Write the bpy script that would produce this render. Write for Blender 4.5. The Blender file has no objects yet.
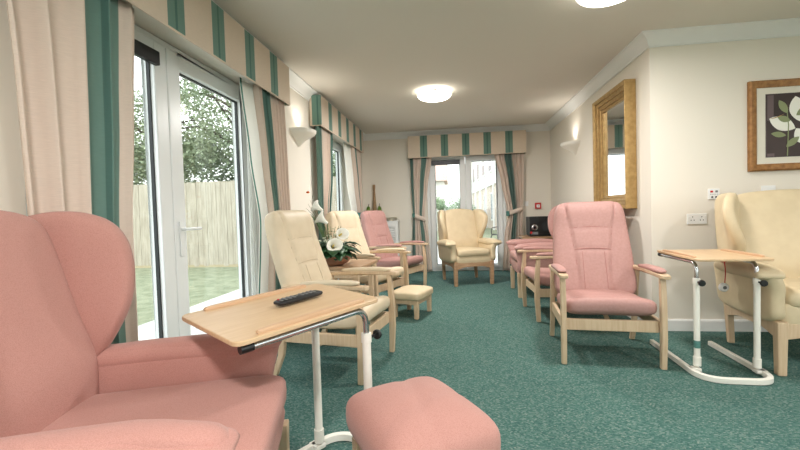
import bpy, bmesh, math, random
from mathutils import Vector, Matrix
random.seed(7)
PI = math.pi
S = bpy.context.scene
COL = S.collection
R = math.radians

# ------------------------------------------------------------------ materials
def lin(c):
    return tuple(((v/255)/12.92 if v/255 <= .04045 else ((v/255+.055)/1.055)**2.4) for v in c) + (1,)

def mat(name, rgb, rough=.7, metal=0, spec=.5, rgb2=None, scale=40, bump=0, bscale=300, stretch=None, coat=0, sheen=0, detail=3, lo=.35, hi=.65):
    m = bpy.data.materials.new(name); m.use_nodes = True
    nt = m.node_tree; b = nt.nodes['Principled BSDF']
    b.inputs['Roughness'].default_value = rough; b.inputs['Metallic'].default_value = metal
    b.inputs['Specular IOR Level'].default_value = spec
    b.inputs['Coat Weight'].default_value = coat
    b.inputs['Sheen Weight'].default_value = sheen
    b.inputs['Base Color'].default_value = lin(rgb)
    tc = nt.nodes.new('ShaderNodeTexCoord'); mp = nt.nodes.new('ShaderNodeMapping')
    nt.links.new(tc.outputs['Object'], mp.inputs[0])
    if stretch: mp.inputs['Scale'].default_value = stretch
    if rgb2:
        n = nt.nodes.new('ShaderNodeTexNoise'); n.inputs['Scale'].default_value = scale; n.inputs['Detail'].default_value = detail
        nt.links.new(mp.outputs[0], n.inputs['Vector'])
        r = nt.nodes.new('ShaderNodeValToRGB')
        r.color_ramp.elements[0].position = lo; r.color_ramp.elements[1].position = hi
        r.color_ramp.elements[0].color = lin(rgb); r.color_ramp.elements[1].color = lin(rgb2)
        nt.links.new(n.outputs['Fac'], r.inputs[0]); nt.links.new(r.outputs[0], b.inputs['Base Color'])
    if bump:
        n = nt.nodes.new('ShaderNodeTexNoise'); n.inputs['Scale'].default_value = bscale; n.inputs['Detail'].default_value = 2
        nt.links.new(tc.outputs['Object'], n.inputs['Vector'])
        bp = nt.nodes.new('ShaderNodeBump'); bp.inputs['Strength'].default_value = bump; bp.inputs['Distance'].default_value = .002
        nt.links.new(n.outputs['Fac'], bp.inputs['Height']); nt.links.new(bp.outputs[0], b.inputs['Normal'])
    return m

def weave(name, a, b_, scale=210, rough=.85, sheen=.15):
    """upholstery / fabric: fine two-tone weave made of crossed bands"""
    m = mat(name, a, rough=rough, sheen=sheen, spec=.25); nt = m.node_tree; b = nt.nodes['Principled BSDF']
    tc = nt.nodes['Texture Coordinate']
    w = nt.nodes.new('ShaderNodeTexVoronoi'); w.inputs['Scale'].default_value = scale
    nt.links.new(tc.outputs['Object'], w.inputs['Vector'])
    r = nt.nodes.new('ShaderNodeValToRGB'); r.color_ramp.elements[0].position = .15; r.color_ramp.elements[1].position = .75
    r.color_ramp.elements[0].color = lin(a); r.color_ramp.elements[1].color = lin(b_)
    nt.links.new(w.outputs['Distance'], r.inputs[0]); nt.links.new(r.outputs[0], b.inputs['Base Color'])
    bp = nt.nodes.new('ShaderNodeBump'); bp.inputs['Strength'].default_value = .25; bp.inputs['Distance'].default_value = .002; bp.invert = True
    nt.links.new(w.outputs['Distance'], bp.inputs['Height']); nt.links.new(bp.outputs[0], b.inputs['Normal'])
    return m

def stripe_mat(name, base, green, dark, w=.34):
    """fabric whose weave has one green stripe per UV unit with a darker line in its middle"""
    m = mat(name, base, rough=.9, spec=.2, sheen=.1); nt = m.node_tree; b = nt.nodes['Principled BSDF']
    uv = nt.nodes.new('ShaderNodeUVMap'); uv.uv_map = 'UVMap'
    sx = nt.nodes.new('ShaderNodeSeparateXYZ'); nt.links.new(uv.outputs[0], sx.inputs[0])
    fr = nt.nodes.new('ShaderNodeMath'); fr.operation = 'FRACT'; nt.links.new(sx.outputs[0], fr.inputs[0])
    sb = nt.nodes.new('ShaderNodeMath'); sb.operation = 'SUBTRACT'; sb.inputs[1].default_value = .5; nt.links.new(fr.outputs[0], sb.inputs[0])
    ab = nt.nodes.new('ShaderNodeMath'); ab.operation = 'ABSOLUTE'; nt.links.new(sb.outputs[0], ab.inputs[0])
    r = nt.nodes.new('ShaderNodeValToRGB'); r.color_ramp.interpolation = 'CONSTANT'
    e = r.color_ramp.elements
    e[0].position = 0; e[0].color = lin(dark); e[1].position = .022; e[1].color = lin(green)
    x = e.new(w/2); x.color = lin(base)
    nt.links.new(ab.outputs[0], r.inputs[0])
    n = nt.nodes.new('ShaderNodeTexNoise'); n.inputs['Scale'].default_value = 1; n.inputs['Detail'].default_value = 2
    mp = nt.nodes.new('ShaderNodeMapping'); mp.inputs['Scale'].default_value = (30, 30, 400)
    tc = nt.nodes['Texture Coordinate']; nt.links.new(tc.outputs['Object'], mp.inputs[0]); nt.links.new(mp.outputs[0], n.inputs['Vector'])
    mr = nt.nodes.new('ShaderNodeMapRange'); mr.inputs[3].default_value = .88; mr.inputs[4].default_value = 1.1
    nt.links.new(n.outputs['Fac'], mr.inputs[0])
    mx = nt.nodes.new('ShaderNodeMix'); mx.data_type = 'RGBA'; mx.blend_type = 'MULTIPLY'; mx.inputs['Factor'].default_value = 1
    nt.links.new(r.outputs[0], mx.inputs[6]); nt.links.new(mr.outputs[0], mx.inputs[7]); nt.links.new(mx.outputs[2], b.inputs['Base Color'])
    return m

def emit(name, rgb, s):
    m = bpy.data.materials.new(name); m.use_nodes = True
    b = m.node_tree.nodes['Principled BSDF']; b.inputs['Base Color'].default_value = lin(rgb)
    b.inputs['Emission Color'].default_value = lin(rgb); b.inputs['Emission Strength'].default_value = s
    return m

def glass_mat(name, tint=(250, 253, 252), gl=.05):
    m = bpy.data.materials.new(name); m.use_nodes = True; nt = m.node_tree; nt.nodes.clear()
    o = nt.nodes.new('ShaderNodeOutputMaterial'); t = nt.nodes.new('ShaderNodeBsdfTransparent'); g = nt.nodes.new('ShaderNodeBsdfGlossy')
    t.inputs[0].default_value = lin(tint); g.inputs['Roughness'].default_value = .02
    mx = nt.nodes.new('ShaderNodeMixShader'); mx.inputs[0].default_value = gl
    nt.links.new(t.outputs[0], mx.inputs[1]); nt.links.new(g.outputs[0], mx.inputs[2]); nt.links.new(mx.outputs[0], o.inputs[0])
    return m

def net_mat():
    m = bpy.data.materials.new('net_voile'); m.use_nodes = True; nt = m.node_tree; nt.nodes.clear()
    o = nt.nodes.new('ShaderNodeOutputMaterial'); t = nt.nodes.new('ShaderNodeBsdfTransparent'); d = nt.nodes.new('ShaderNodeBsdfDiffuse'); l = nt.nodes.new('ShaderNodeBsdfTranslucent')
    d.inputs[0].default_value = lin((236, 236, 232)); l.inputs[0].default_value = lin((240, 240, 236))
    a = nt.nodes.new('ShaderNodeMixShader'); a.inputs[0].default_value = .5
    b = nt.nodes.new('ShaderNodeMixShader'); b.inputs[0].default_value = .45
    nt.links.new(d.outputs[0], a.inputs[1]); nt.links.new(l.outputs[0], a.inputs[2])
    nt.links.new(t.outputs[0], b.inputs[1]); nt.links.new(a.outputs[0], b.inputs[2]); nt.links.new(b.outputs[0], o.inputs[0])
    return m

def brick_mat(name):
    m = mat(name, (160, 96, 80), rough=.9); nt = m.node_tree; b = nt.nodes['Principled BSDF']
    br = nt.nodes.new('ShaderNodeTexBrick'); br.inputs['Color1'].default_value = lin((168, 98, 82)); br.inputs['Color2'].default_value = lin((186, 122, 102))
    br.inputs['Mortar'].default_value = lin((205, 190, 175)); br.inputs['Scale'].default_value = 2.2
    mp = nt.nodes['Mapping']; mp.inputs['Rotation'].default_value = (R(90), 0, R(90))
    nt.links.new(mp.outputs[0], br.inputs['Vector']); nt.links.new(br.outputs[0], b.inputs['Base Color'])
    return m

def carpet_mat():
    m = mat('teal_loop_carpet', (58, 112, 104), rough=.95, spec=.1); nt = m.node_tree; b = nt.nodes['Principled BSDF']
    tc = nt.nodes['Texture Coordinate']
    mp = nt.nodes['Mapping']; mp.inputs['Rotation'].default_value = (0, 0, .35); mp.inputs['Scale'].default_value = (1, 1.7, 1)
    v = nt.nodes.new('ShaderNodeTexVoronoi'); v.inputs['Scale'].default_value = 115; v.inputs['Randomness'].default_value = .55
    nt.links.new(mp.outputs[0], v.inputs['Vector'])
    r = nt.nodes.new('ShaderNodeValToRGB'); e = r.color_ramp.elements
    e[0].position = .0; e[0].color = lin((60, 98, 92)); e[1].position = 1; e[1].color = lin((134, 148, 138))
    x = e.new(.5); x.color = lin((80, 115, 107)); x = e.new(.85); x.color = lin((104, 131, 124))
    sp = nt.nodes.new('ShaderNodeSeparateColor'); nt.links.new(v.outputs['Color'], sp.inputs[0]); nt.links.new(sp.outputs[0], r.inputs[0])
    n = nt.nodes.new('ShaderNodeTexNoise'); n.inputs['Scale'].default_value = 1.6; n.inputs['Detail'].default_value = 4; nt.links.new(tc.outputs['Object'], n.inputs['Vector'])
    mr = nt.nodes.new('ShaderNodeMapRange'); mr.inputs[3].default_value = .72; mr.inputs[4].default_value = 1.0; nt.links.new(n.outputs['Fac'], mr.inputs[0])
    mx = nt.nodes.new('ShaderNodeMix'); mx.data_type = 'RGBA'; mx.blend_type = 'MULTIPLY'; mx.inputs['Factor'].default_value = 1
    nt.links.new(r.outputs[0], mx.inputs[6]); nt.links.new(mr.outputs[0], mx.inputs[7]); nt.links.new(mx.outputs[2], b.inputs['Base Color'])
    bp = nt.nodes.new('ShaderNodeBump'); bp.inputs['Strength'].default_value = .6; bp.inputs['Distance'].default_value = .004; bp.invert = True
    nt.links.new(v.outputs['Distance'], bp.inputs['Height']); nt.links.new(bp.outputs[0], b.inputs['Normal'])
    return m

M = dict(
    wall=mat('cream_wall_paint', (234, 227, 215), rough=.85, spec=.2, bump=.05, bscale=200),
    ceil=mat('ceiling_paint', (222, 216, 206), rough=.9, spec=.1),
    gloss=mat('white_gloss_paint', (236, 236, 234), rough=.6, spec=.3),
    pvc=mat('white_upvc', (238, 240, 240), rough=.3),
    gasket=mat('black_rubber_gasket', (28, 32, 34), rough=.5),
    carpet=carpet_mat(),
    pink=weave('pink_woven_upholstery', (194, 146, 136), (181, 131, 121), 420),
    pinkv=mat('pink_leatherette', (184, 142, 135), rough=.55, spec=.35, bump=.08, bscale=240, rgb2=(178, 135, 128), scale=60),
    cream=mat('cream_leatherette', (217, 200, 173), rough=.5, spec=.4, bump=.05, bscale=240, rgb2=(212, 194, 166), scale=12),
    tan=mat('tan_cream_leatherette', (213, 195, 162), rough=.5, spec=.4, bump=.05, bscale=240, rgb2=(207, 188, 155), scale=12),
    seamp=mat('pink_seam_thread', (168, 112, 106), rough=.8), seamc=mat('cream_piping', (196, 178, 150), rough=.7),
    wood=mat('light_beech', (212, 187, 156), rough=.45, rgb2=(202, 174, 142), scale=6, stretch=(14, 14, 1.2), detail=6),
    woodx=mat('beech_laminate', (212, 182, 146), rough=.38, rgb2=(204, 172, 134), scale=5, stretch=(1.2, 12, 12), detail=6),
    lip=mat('beech_lipping', (208, 172, 138), rough=.4, rgb2=(200, 162, 128), scale=5, stretch=(1.2, 12, 12)),
    oak=mat('mid_oak', (184, 150, 118), rough=.45, rgb2=(168, 132, 100), scale=5, stretch=(1.2, 12, 12)),
    chrome=mat('chrome_tube', (200, 202, 205), rough=.18, metal=1),
    wmetal=mat('white_enamel_tube', (236, 232, 222), rough=.35),
    black=mat('black_plastic', (22, 22, 23), rough=.4), grey=mat('grey_plastic', (120, 122, 124), rough=.5),
    red=mat('red_plastic', (196, 40, 44), rough=.4), white=mat('white_plastic', (238, 238, 236), rough=.35),
    gold=mat('gold_leaf_frame', (188, 156, 104), rough=.42, metal=.6, rgb2=(168, 136, 86), scale=25, bump=.15, bscale=60),
    frame=mat('gilt_wood_frame', (170, 122, 70), rough=.4, metal=.2, rgb2=(138, 94, 50), scale=30),
    matb=mat('cream_mount_board', (226, 220, 206), rough=.9),
    art=mat('dark_brown_print', (52, 38, 36), rough=.5, rgb2=(66, 50, 48), scale=3),
    artp=mat('mauve_print_block', (104, 88, 90), rough=.5), petal=mat('white_petal', (244, 242, 232), rough=.5, sheen=.2),
    pleaf=mat('sage_leaf_print', (140, 148, 108), rough=.6), ochre=mat('ochre_print', (196, 160, 96), rough=.6),
    mirror=mat('mirror_glass', (235, 238, 238), rough=.02, metal=1),
    fab=stripe_mat('striped_curtain_fabric', (231, 213, 199), (110, 143, 134), (80, 116, 109)),
    fabv=stripe_mat('striped_pelmet_fabric', (217, 200, 181), (108, 139, 128), (80, 114, 105)),
    teal=mat('teal_fabric', (92, 140, 132), rough=.9, rgb2=(80, 126, 118), scale=80), lining=mat('white_lining_fabric', (248, 246, 240), rough=.9),
    net=net_mat(), glass=glass_mat('window_glass'), dome=emit('lit_opal_glass', (255, 252, 240), 4), brass=mat('brass_clip', (150, 110, 60), rough=.3, metal=1),
    plaster=mat('white_plaster', (240, 236, 226), rough=.6),
    leaf=mat('dark_green_leaf', (30, 62, 36), rough=.45, rgb2=(46, 84, 46), scale=12), stem=mat('green_stem', (88, 112, 66), rough=.6),
    gyp=mat('small_white_blossom', (225, 226, 205), rough=.8), orange=mat('orange_blossom', (222, 110, 60), rough=.6),
    copper=mat('copper_bowl', (182, 136, 112), rough=.35, metal=.4, rgb2=(156, 108, 86), scale=8), spadix=mat('yellow_spadix', (214, 190, 90), rough=.6),
    vgreen=mat('green_glazed_ceramic', (112, 140, 62), rough=.25, rgb2=(84, 116, 44), scale=9), wick=mat('tan_wicker', (176, 148, 112), rough=.8, rgb2=(140, 112, 82), scale=60, stretch=(1, 1, 4)),
    bowlc=mat('cream_ceramic', (222, 214, 194), rough=.4),
    fence=mat('pale_fence_board', (180, 172, 156), rough=.9, rgb2=(156, 148, 132), scale=3, stretch=(6, 6, .8), detail=5), fencep=mat('fence_post_wood', (170, 158, 128), rough=.9),
    grass=mat('lawn_grass', (118, 124, 100), rough=1, rgb2=(142, 146, 122), scale=6, detail=8, spec=.1), patio=mat('pale_paving', (205, 205, 198), rough=.9, rgb2=(190, 190, 184), scale=2, spec=.1),
    tleaf=mat('tree_leaf', (104, 120, 92), rough=.6, rgb2=(156, 166, 132), scale=.6), bark=mat('tree_bark', (84, 74, 62), rough=.95, rgb2=(60, 52, 44), scale=20),
    bush=mat('shrub_leaf', (132, 158, 124), rough=.7, rgb2=(168, 186, 150), scale=1.2), brick=brick_mat('red_brick'), render=mat('white_render', (230, 228, 222), rough=.8), glz=mat('dark_window_glass', (120, 135, 145), rough=.1), roof=mat('brown_roof_tile', (186, 160, 148), rough=.9),
    rubber=mat('grey_rubber', (150, 150, 148), rough=.7),
)

def translucent(m, rgb, f):
    nt = m.node_tree; b = nt.nodes['Principled BSDF']; o = nt.nodes['Material Output']
    t = nt.nodes.new('ShaderNodeBsdfTranslucent'); t.inputs[0].default_value = lin(rgb); x = nt.nodes.new('ShaderNodeMixShader'); x.inputs[0].default_value = f
    nt.links.new(b.outputs[0], x.inputs[1]); nt.links.new(t.outputs[0], x.inputs[2]); nt.links.new(x.outputs[0], o.inputs[0])
translucent(M['lining'], (254, 253, 250), .45); translucent(M['fab'], (225, 200, 178), .12)
# ------------------------------------------------------------------ object helpers
def link(name, me, m, parent=None, smooth=True, ang=40, bevel=0, segs=2):
    o = bpy.data.objects.new(name, me); COL.objects.link(o)
    if m: me.materials.append(m)
    if smooth:
        for p in me.polygons: p.use_smooth = True
        me.set_sharp_from_angle(angle=R(ang))
    if bevel:
        b = o.modifiers.new('bevel', 'BEVEL'); b.width = bevel; b.segments = segs; b.limit_method = 'ANGLE'; b.angle_limit = R(35); b.harden_normals = True
    if parent: o.parent = parent
    return o

class MB:
    def __init__(s): s.v = []; s.f = []; s.uv = {}
    def add(s, vs, fs):
        n = len(s.v); s.v += [Vector(v) for v in vs]; s.f += [tuple(i+n for i in f) for f in fs]; return n
    def box(s, c, d, rot=None, taper=None):
        hx, hy, hz = d[0]/2, d[1]/2, d[2]/2; vs = []
        for z in (-1, 1):
            for x, y in ((-1, -1), (1, -1), (1, 1), (-1, 1)):
                k = taper if (taper and z < 0) else 1
                p = Vector((x*hx*k, y*hy*k, z*hz))
                if rot is not None: p = rot @ p
                vs.append(p + Vector(c))
        s.add(vs, [(3, 2, 1, 0), (4, 5, 6, 7), (0, 1, 5, 4), (1, 2, 6, 5), (2, 3, 7, 6), (3, 0, 4, 7)]); return s
    def b2(s, x0, x1, y0, y1, z0, z1): return s.box(((x0+x1)/2, (y0+y1)/2, (z0+z1)/2), (abs(x1-x0), abs(y1-y0), abs(z1-z0)))
    def tube(s, pts, r, n=10, cap=True, flat=None):
        pts = [Vector(p) for p in pts]; rs = r if isinstance(r, (list, tuple)) else [r]*len(pts)
        rings = []; up = None
        for i, p in enumerate(pts):
            t = (pts[min(i+1, len(pts)-1)]-pts[max(i-1, 0)]).normalized()
            if up is None:
                up = Vector((0, 0, 1)) if abs(t.z) < .9 else Vector((1, 0, 0))
            a = t.cross(up)
            if a.length < 1e-4: a = t.cross(Vector((0, 1, 0)))
            a.normalize(); b = a.cross(t).normalized(); up = b
            k = flat or 1
            rings.append([p+rs[i]*(math.cos(2*PI*j/n)*a*k+math.sin(2*PI*j/n)*b) for j in range(n)])
        vs = [q for rr in rings for q in rr]; fs = []
        for i in range(len(pts)-1):
            for j in range(n):
                k = (j+1) % n; fs.append((i*n+j, i*n+k, (i+1)*n+k, (i+1)*n+j))
        if cap: fs.append(tuple(range(n-1, -1, -1))); fs.append(tuple((len(pts)-1)*n+j for j in range(n)))
        s.add(vs, fs); return s
    def lathe(s, prof, c=(0, 0, 0), n=32, arc=(0, 2*PI), rot=None):
        full = abs(arc[1]-arc[0]-2*PI) < 1e-6; m = n if full else n+1; vs = []
        for r, z in prof:
            for j in range(m):
                a = arc[0]+(arc[1]-arc[0])*j/n; p = Vector((r*math.cos(a), r*math.sin(a), z))
                if rot is not None: p = rot @ p
                vs.append(p+Vector(c))
        fs = []
        for i in range(len(prof)-1):
            for j in range(n):
                k = (j+1) % m
                fs.append((i*m+j, i*m+k, (i+1)*m+k, (i+1)*m+j))
        s.add(vs, fs); return s
    def prism(s, outline, t, fn):
        """outline of 2-D points extruded by t; fn(u,v,w) -> xyz, w in -t/2..t/2"""
        n = len(outline); vs = [fn(u, v, -t/2) for u, v in outline]+[fn(u, v, t/2) for u, v in outline]
        fs = [tuple(range(n-1, -1, -1)), tuple(range(n, 2*n))]+[(i, (i+1) % n, n+(i+1) % n, n+i) for i in range(n)]
        s.add(vs, fs); return s
    def blob(s, outline, t, fn, k=4, c=None, rings=10, crown=0):
        n = len(outline)
        if c is None: c = (sum(p[0] for p in outline)/n, sum(p[1] for p in outline)/n)
        for sg in (1, -1):
            vs = []; rr = [math.sin(PI/2*(1-j/rings)) for j in range(rings)]
            for q in rr:
                h = t/2*max(0, 1-q**k)**(1/k)*sg + crown*(1-q*q)*sg
                vs += [fn(c[0]+(u-c[0])*q, c[1]+(v-c[1])*q, h) for u, v in outline]
            vs.append(fn(c[0], c[1], (t/2+crown)*sg))
            fs = []
            for j in range(rings-1):
                for i in range(n):
                    f = (j*n+i, j*n+(i+1) % n, (j+1)*n+(i+1) % n, (j+1)*n+i); fs.append(f if sg > 0 else f[::-1])
            for i in range(n):
                f = ((rings-1)*n+i, (rings-1)*n+(i+1) % n, rings*n); fs.append(f if sg > 0 else f[::-1])
            s.add(vs, fs)
        return s
    def puff(s, w, d, t, m=6, k=4, n=22, warp=None, c=(0, 0, 0)):
        """superelliptic cushion: plan w x d, thickness t"""
        g = [math.sin(PI/2*(-1+2*i/n)) for i in range(n+1)]
        for sg in (1, -1):
            vs = []
            for y in g:
                for x in g:
                    r = max(abs(x), abs(y))
                    if r > 1e-6: q = 1/((abs(x/r)**m+abs(y/r)**m)**(1/m))
                    else: q = 1
                    z = t/2*max(0, 1-r**k)**(1/k)*sg
                    p = Vector((x*q*w/2, y*q*d/2, z))
                    if warp: p = Vector(warp(p.x, p.y, p.z))
                    vs.append(p+Vector(c))
            fs = []
            for j in range(n):
                for i in range(n):
                    f = (j*(n+1)+i, j*(n+1)+i+1, (j+1)*(n+1)+i+1, (j+1)*(n+1)+i); fs.append(f if sg > 0 else f[::-1])
            s.add(vs, fs)
        return s
    def build(s, name, m, parent=None, bevel=0, ang=40, xf=None, weld=True, smooth=True, segs=2):
        me = bpy.data.meshes.new(name)
        vs = [xf(v) for v in s.v] if xf else s.v
        me.from_pydata([tuple(v) for v in vs], [], s.f)
        bm = bmesh.new(); bm.from_mesh(me)
        if weld: bmesh.ops.remove_doubles(bm, verts=bm.verts, dist=1e-5)
        bmesh.ops.recalc_face_normals(bm, faces=bm.faces)
        bm.to_mesh(me); bm.free()
        return link(name, me, m, parent, ang=ang, bevel=bevel, smooth=smooth, segs=segs)

def thing(name, label, cat, loc=(0, 0, 0), rz=0, group=None, rot=None):
    o = bpy.data.objects.new(name, None); COL.objects.link(o); o.empty_display_size = .1
    o.location = loc; o.rotation_euler = rot or (0, 0, rz)
    return tag(o, label, cat, group)
def tag(o, label, cat, group=None, kind=None):
    o['label'] = label; o['category'] = cat
    if group: o['group'] = group
    if kind: o['kind'] = kind
    return o
def struct(o, label=None):
    o['kind'] = 'structure'
    if label: o['label'] = label
    return o
def chaikin(pts, n=2, closed=True):
    for _ in range(n):
        q = []; L = len(pts)
        for i in range(L if closed else L-1):
            a, b = pts[i], pts[(i+1) % L]
            q += [(a[0]*.75+b[0]*.25, a[1]*.75+b[1]*.25), (a[0]*.25+b[0]*.75, a[1]*.25+b[1]*.75)]
        pts = q
    return pts
def sm(t): t = max(0, min(1, t)); return t*t*(3-2*t)
def curve(pts, n=8):
    """Catmull-Rom through 3-D points"""
    P = [Vector(p) for p in pts]; out = []
    for i in range(len(P)-1):
        a, b, c, d = P[max(i-1, 0)], P[i], P[i+1], P[min(i+2, len(P)-1)]
        for j in range(n):
            t = j/n; out.append(.5*((2*b)+(c-a)*t+(2*a-5*b+4*c-d)*t*t+(3*b-a-3*c+d)*t**3))
    out.append(P[-1]); return out
def fillet(pts, r, n=6):
    P = [Vector(p) for p in pts]; out = [P[0]]
    for i in range(1, len(P)-1):
        a = (P[i-1]-P[i]).normalized(); b = (P[i+1]-P[i]).normalized()
        p0, p2 = P[i]+a*r, P[i]+b*r
        for j in range(n+1):
            t = j/n; out.append(p0*(1-t)**2+P[i]*2*t*(1-t)+p2*t*t)
    out.append(P[-1]); return out

# ------------------------------------------------------------------ the room
H = 2.4; XL = -1.56; XR = 1.60; YB = 6.87; YA = 3.51; XE = 3.9; YR = -2.6
struct(MB().b2(XL-.24, XE+.2, YR-.2, YB+.12, -.12, 0).build('floor', M['carpet'], smooth=False))
struct(MB().b2(XL-.24, XE+.2, YR-.2, YB+.25, H, H+.15).build('ceiling', M['ceil'], smooth=False))
wl = MB()
ops = [(-1.9, -.3, .9, 2.1), (1.28, 3.24, 0, 2.12), (4.52, 6.12, 0, 2.12)]
y = YR-.2
for a, b, z0, z1 in ops:
    wl.b2(XL-.24, XL, y, a, 0, H); wl.b2(XL-.24, XL, a, b, z1, H)
    if z0 > 0: wl.b2(XL-.24, XL, a, b, 0, z0)
    y = b
wl.b2(XL-.24, XL, y, YB+.25, 0, H)
struct(wl.build('wall_left', M['wall'], smooth=False, weld=False))
BX0, BX1, BZ = -.44, .88, 2.0
wb = MB().b2(XL, BX0, YB, YB+.25, 0, H).b2(BX1, XR+.2, YB, YB+.25, 0, H).b2(BX0, BX1, YB, YB+.25, BZ, H)
struct(wb.build('wall_back', M['wall'], smooth=False, weld=False))
struct(MB().b2(XR, XR+.2, YA, YB, 0, H).build('wall_right', M['wall'], smooth=False))
struct(MB().b2(XR+.2, XE, YA, YA+.2, 0, H).build('wall_alcove', M['wall'], smooth=False))
struct(MB().b2(XE, XE+.2, YR-.2, -1.6, 0, H).b2(XE, XE+.2, 2.2, YA+.2, 0, H).b2(XE, XE+.2, -1.6, 2.2, 2.12, H).b2(XE, XE+.2, -1.6, 2.2, 0, .6).build('wall_side', M['wall'], smooth=False, weld=False))
wr = MB().b2(XL, -.4, YR-.2, YR, 0, H).b2(2.6, XE, YR-.2, YR, 0, H).b2(-.4, 2.6, YR-.2, YR, 2.12, H).b2(-.4, 2.6, YR-.2, YR, 0, .3)
struct(wr.build('wall_rear', M['wall'], smooth=False, weld=False))

cv = [(0, 0), (.095, 0), (.095, -.012), (.082, -.016), (.055, -.03), (.034, -.052), (.02, -.078), (.012, -.09), (.012, -.102), (0, -.102)]
def cornice(name, p0, p1, nrm, e0=0, e1=0):
    """cove run from p0 to p1 under the ceiling; mitre ends stretched by e0/e1 per unit of projection"""
    p0, p1, n = Vector(p0), Vector(p1), Vector(nrm); d = (p1-p0).normalized(); vs = []
    for u, v in cv: vs.append(p0+n*u-d*u*e0+Vector((0, 0, v)))
    for u, v in cv: vs.append(p1+n*u+d*u*e1+Vector((0, 0, v)))
    k = len(cv); fs = [(i, (i+1) % k, k+(i+1) % k, k+i) for i in range(k)]+[tuple(range(k-1, -1, -1)), tuple(range(k, 2*k))]
    m = MB(); m.add(vs, fs); return struct(m.build(name, M['gloss'], ang=25))
cornice('trim_1', (XL, YR, H), (XL, YB, H), (1, 0, 0), -1, -1)
cornice('trim_2', (XL, YB, H), (XR, YB, H), (0, -1, 0), -1, -1)
cornice('trim_3', (XR, YB, H), (XR, YA, H), (-1, 0, 0), -1, 1)
cornice('trim_4', (XR, YA, H), (XE, YA, H), (0, -1, 0), 1, -1)
def skirt(name, a, b, nrm):
    a, b, n = Vector(a), Vector(b), Vector(nrm); m = MB()
    pr = [(0, 0), (.016, 0), (.016, .082), (.008, .095), (0, .095)]
    vs = [a+n*u+Vector((0, 0, v)) for u, v in pr]+[b+n*u+Vector((0, 0, v)) for u, v in pr]; k = 5
    m.add(vs, [(i, (i+1) % k, k+(i+1) % k, k+i) for i in range(k)]+[tuple(range(k-1, -1, -1)), tuple(range(k, 2*k))])
    return struct(m.build(name, M['gloss'], ang=25))
skirt('baseboard_left', (XL, 3.24, 0), (XL, 4.52, 0), (1, 0, 0)); skirt('baseboard_left_far', (XL, 6.12, 0), (XL, YB, 0), (1, 0, 0))
skirt('baseboard_back_left', (XL, YB, 0), (BX0, YB, 0), (0, -1, 0)); skirt('baseboard_back_right', (BX1, YB, 0), (XR, YB, 0), (0, -1, 0))
skirt('baseboard_right', (XR, YB, 0), (XR, YA-.016, 0), (-1, 0, 0)); skirt('baseboard_alcove', (XR-.016, YA, 0), (XE, YA, 0), (0, -1, 0))

# french doors / windows: built in a frame where u runs along the wall, w is the room side
def french(name, P, u0, u1, z0, z1, leaves, handle=None, gb=.12, stile=.085, blind=None, thresh=True):
    """P(u,w,z)->xyz. leaves = list of (u0,u1)"""
    root = bpy.data.objects.new(name, None); COL.objects.link(root); struct(root)
    def bx(m, a, b, w0, w1, c, d):
        p, q = P(a, w0, c), P(b, w1, d); m.b2(p[0], q[0], p[1], q[1], p[2], q[2])
    f = MB(); t = .05
    bx(f, u0, u0+t, -.035, .035, z0, z1); bx(f, u1-t, u1, -.035, .035, z0, z1); bx(f, u0+t, u1-t, -.035, .035, z1-t, z1); bx(f, u0+t, u1-t, -.035, .035, z0, z0+.04)
    f.build('outer_frame', M['pvc'], root, bevel=.005)
    for i, (a, b) in enumerate(leaves):
        l = MB(); zb, zt = z0+.045, z1-t+.012; s = stile
        bx(l, a, a+s, -.03, .05, zb, zt); bx(l, b-s, b, -.03, .05, zb, zt); bx(l, a+s, b-s, -.03, .05, zt-s, zt); bx(l, a+s, b-s, -.03, .05, zb, zb+gb)
        lf = l.build('door_leaf', M['pvc'], root, bevel=.008)
        g = MB(); k = .008
        bx(g, a+s-.001, a+s+k, .0, .02, zb+gb, zt-s); bx(g, b-s-k, b-s+.001, .0, .02, zb+gb, zt-s); bx(g, a+s, b-s, .0, .02, zt-s-k, zt-s+.001); bx(g, a+s, b-s, .0, .02, zb+gb-.001, zb+gb+k)
        g.build('gasket', M['gasket'], lf, smooth=False)
        p = MB(); bx(p, a+s, b-s, .0, .006, zb+gb, zt-s); p.build('glass_pane', M['glass'], lf, smooth=False)
        if blind and i in blind:
            bl = MB(); bx(bl, a+s*.4, b-s*.95, .052, .085, zt-s-.05, zt-s+.03); bl.build('roller_blind', M['black'], lf, bevel=.006)
        if handle is not None and handle[0] == i:
            hu = handle[1]; h = MB(); bx(h, hu-.015, hu+.015, .05, .06, .80, 1.02); h.build('handle_plate', M['pvc'], lf, bevel=.004)
            q = MB(); q.tube([P(hu, .06, .97), P(hu, .095, .97), P(hu+.02, .1, .97), P(hu+handle[2], .1, .97)], .009, 8); q.build('handle', M['pvc'], lf)
    return root
PL = lambda u, w, z: (-1.74+w, u, z)
PB = lambda u, w, z: (u, YB+.11-w, z)
french('door_1', PL, 1.29, 3.23, .0, 2.11, [(1.34, 2.235), (2.24, 3.18)], handle=(1, 2.29, .13), gb=.11, stile=.1, blind=(0,))
french('door_2', PL, 4.53, 6.11, .0, 2.11, [(4.58, 5.32), (5.325, 6.06)], gb=.11)
french('door_3', PB, BX0, BX1, 0, BZ, [(BX0+.05, .215), (.22, BX1-.05)], handle=(1, .27, .1), gb=.06, blind=(0,), stile=.09)
french('fill_window_left', PL, -1.89, -.31, .9, 2.09, [(-1.85, -1.12), (-1.115, -.35)], gb=.08)  # made-up window behind the camera, added to let in fill light
french('fill_window_rear', lambda u, w, z: (u, YR-.1+w, z), -.39, 2.59, .3, 2.11, [(-.35, .62), (.625, 1.6), (1.605, 2.55)], gb=.08)  # invented rear window, out of view, lets sky light in as frontal fill

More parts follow.
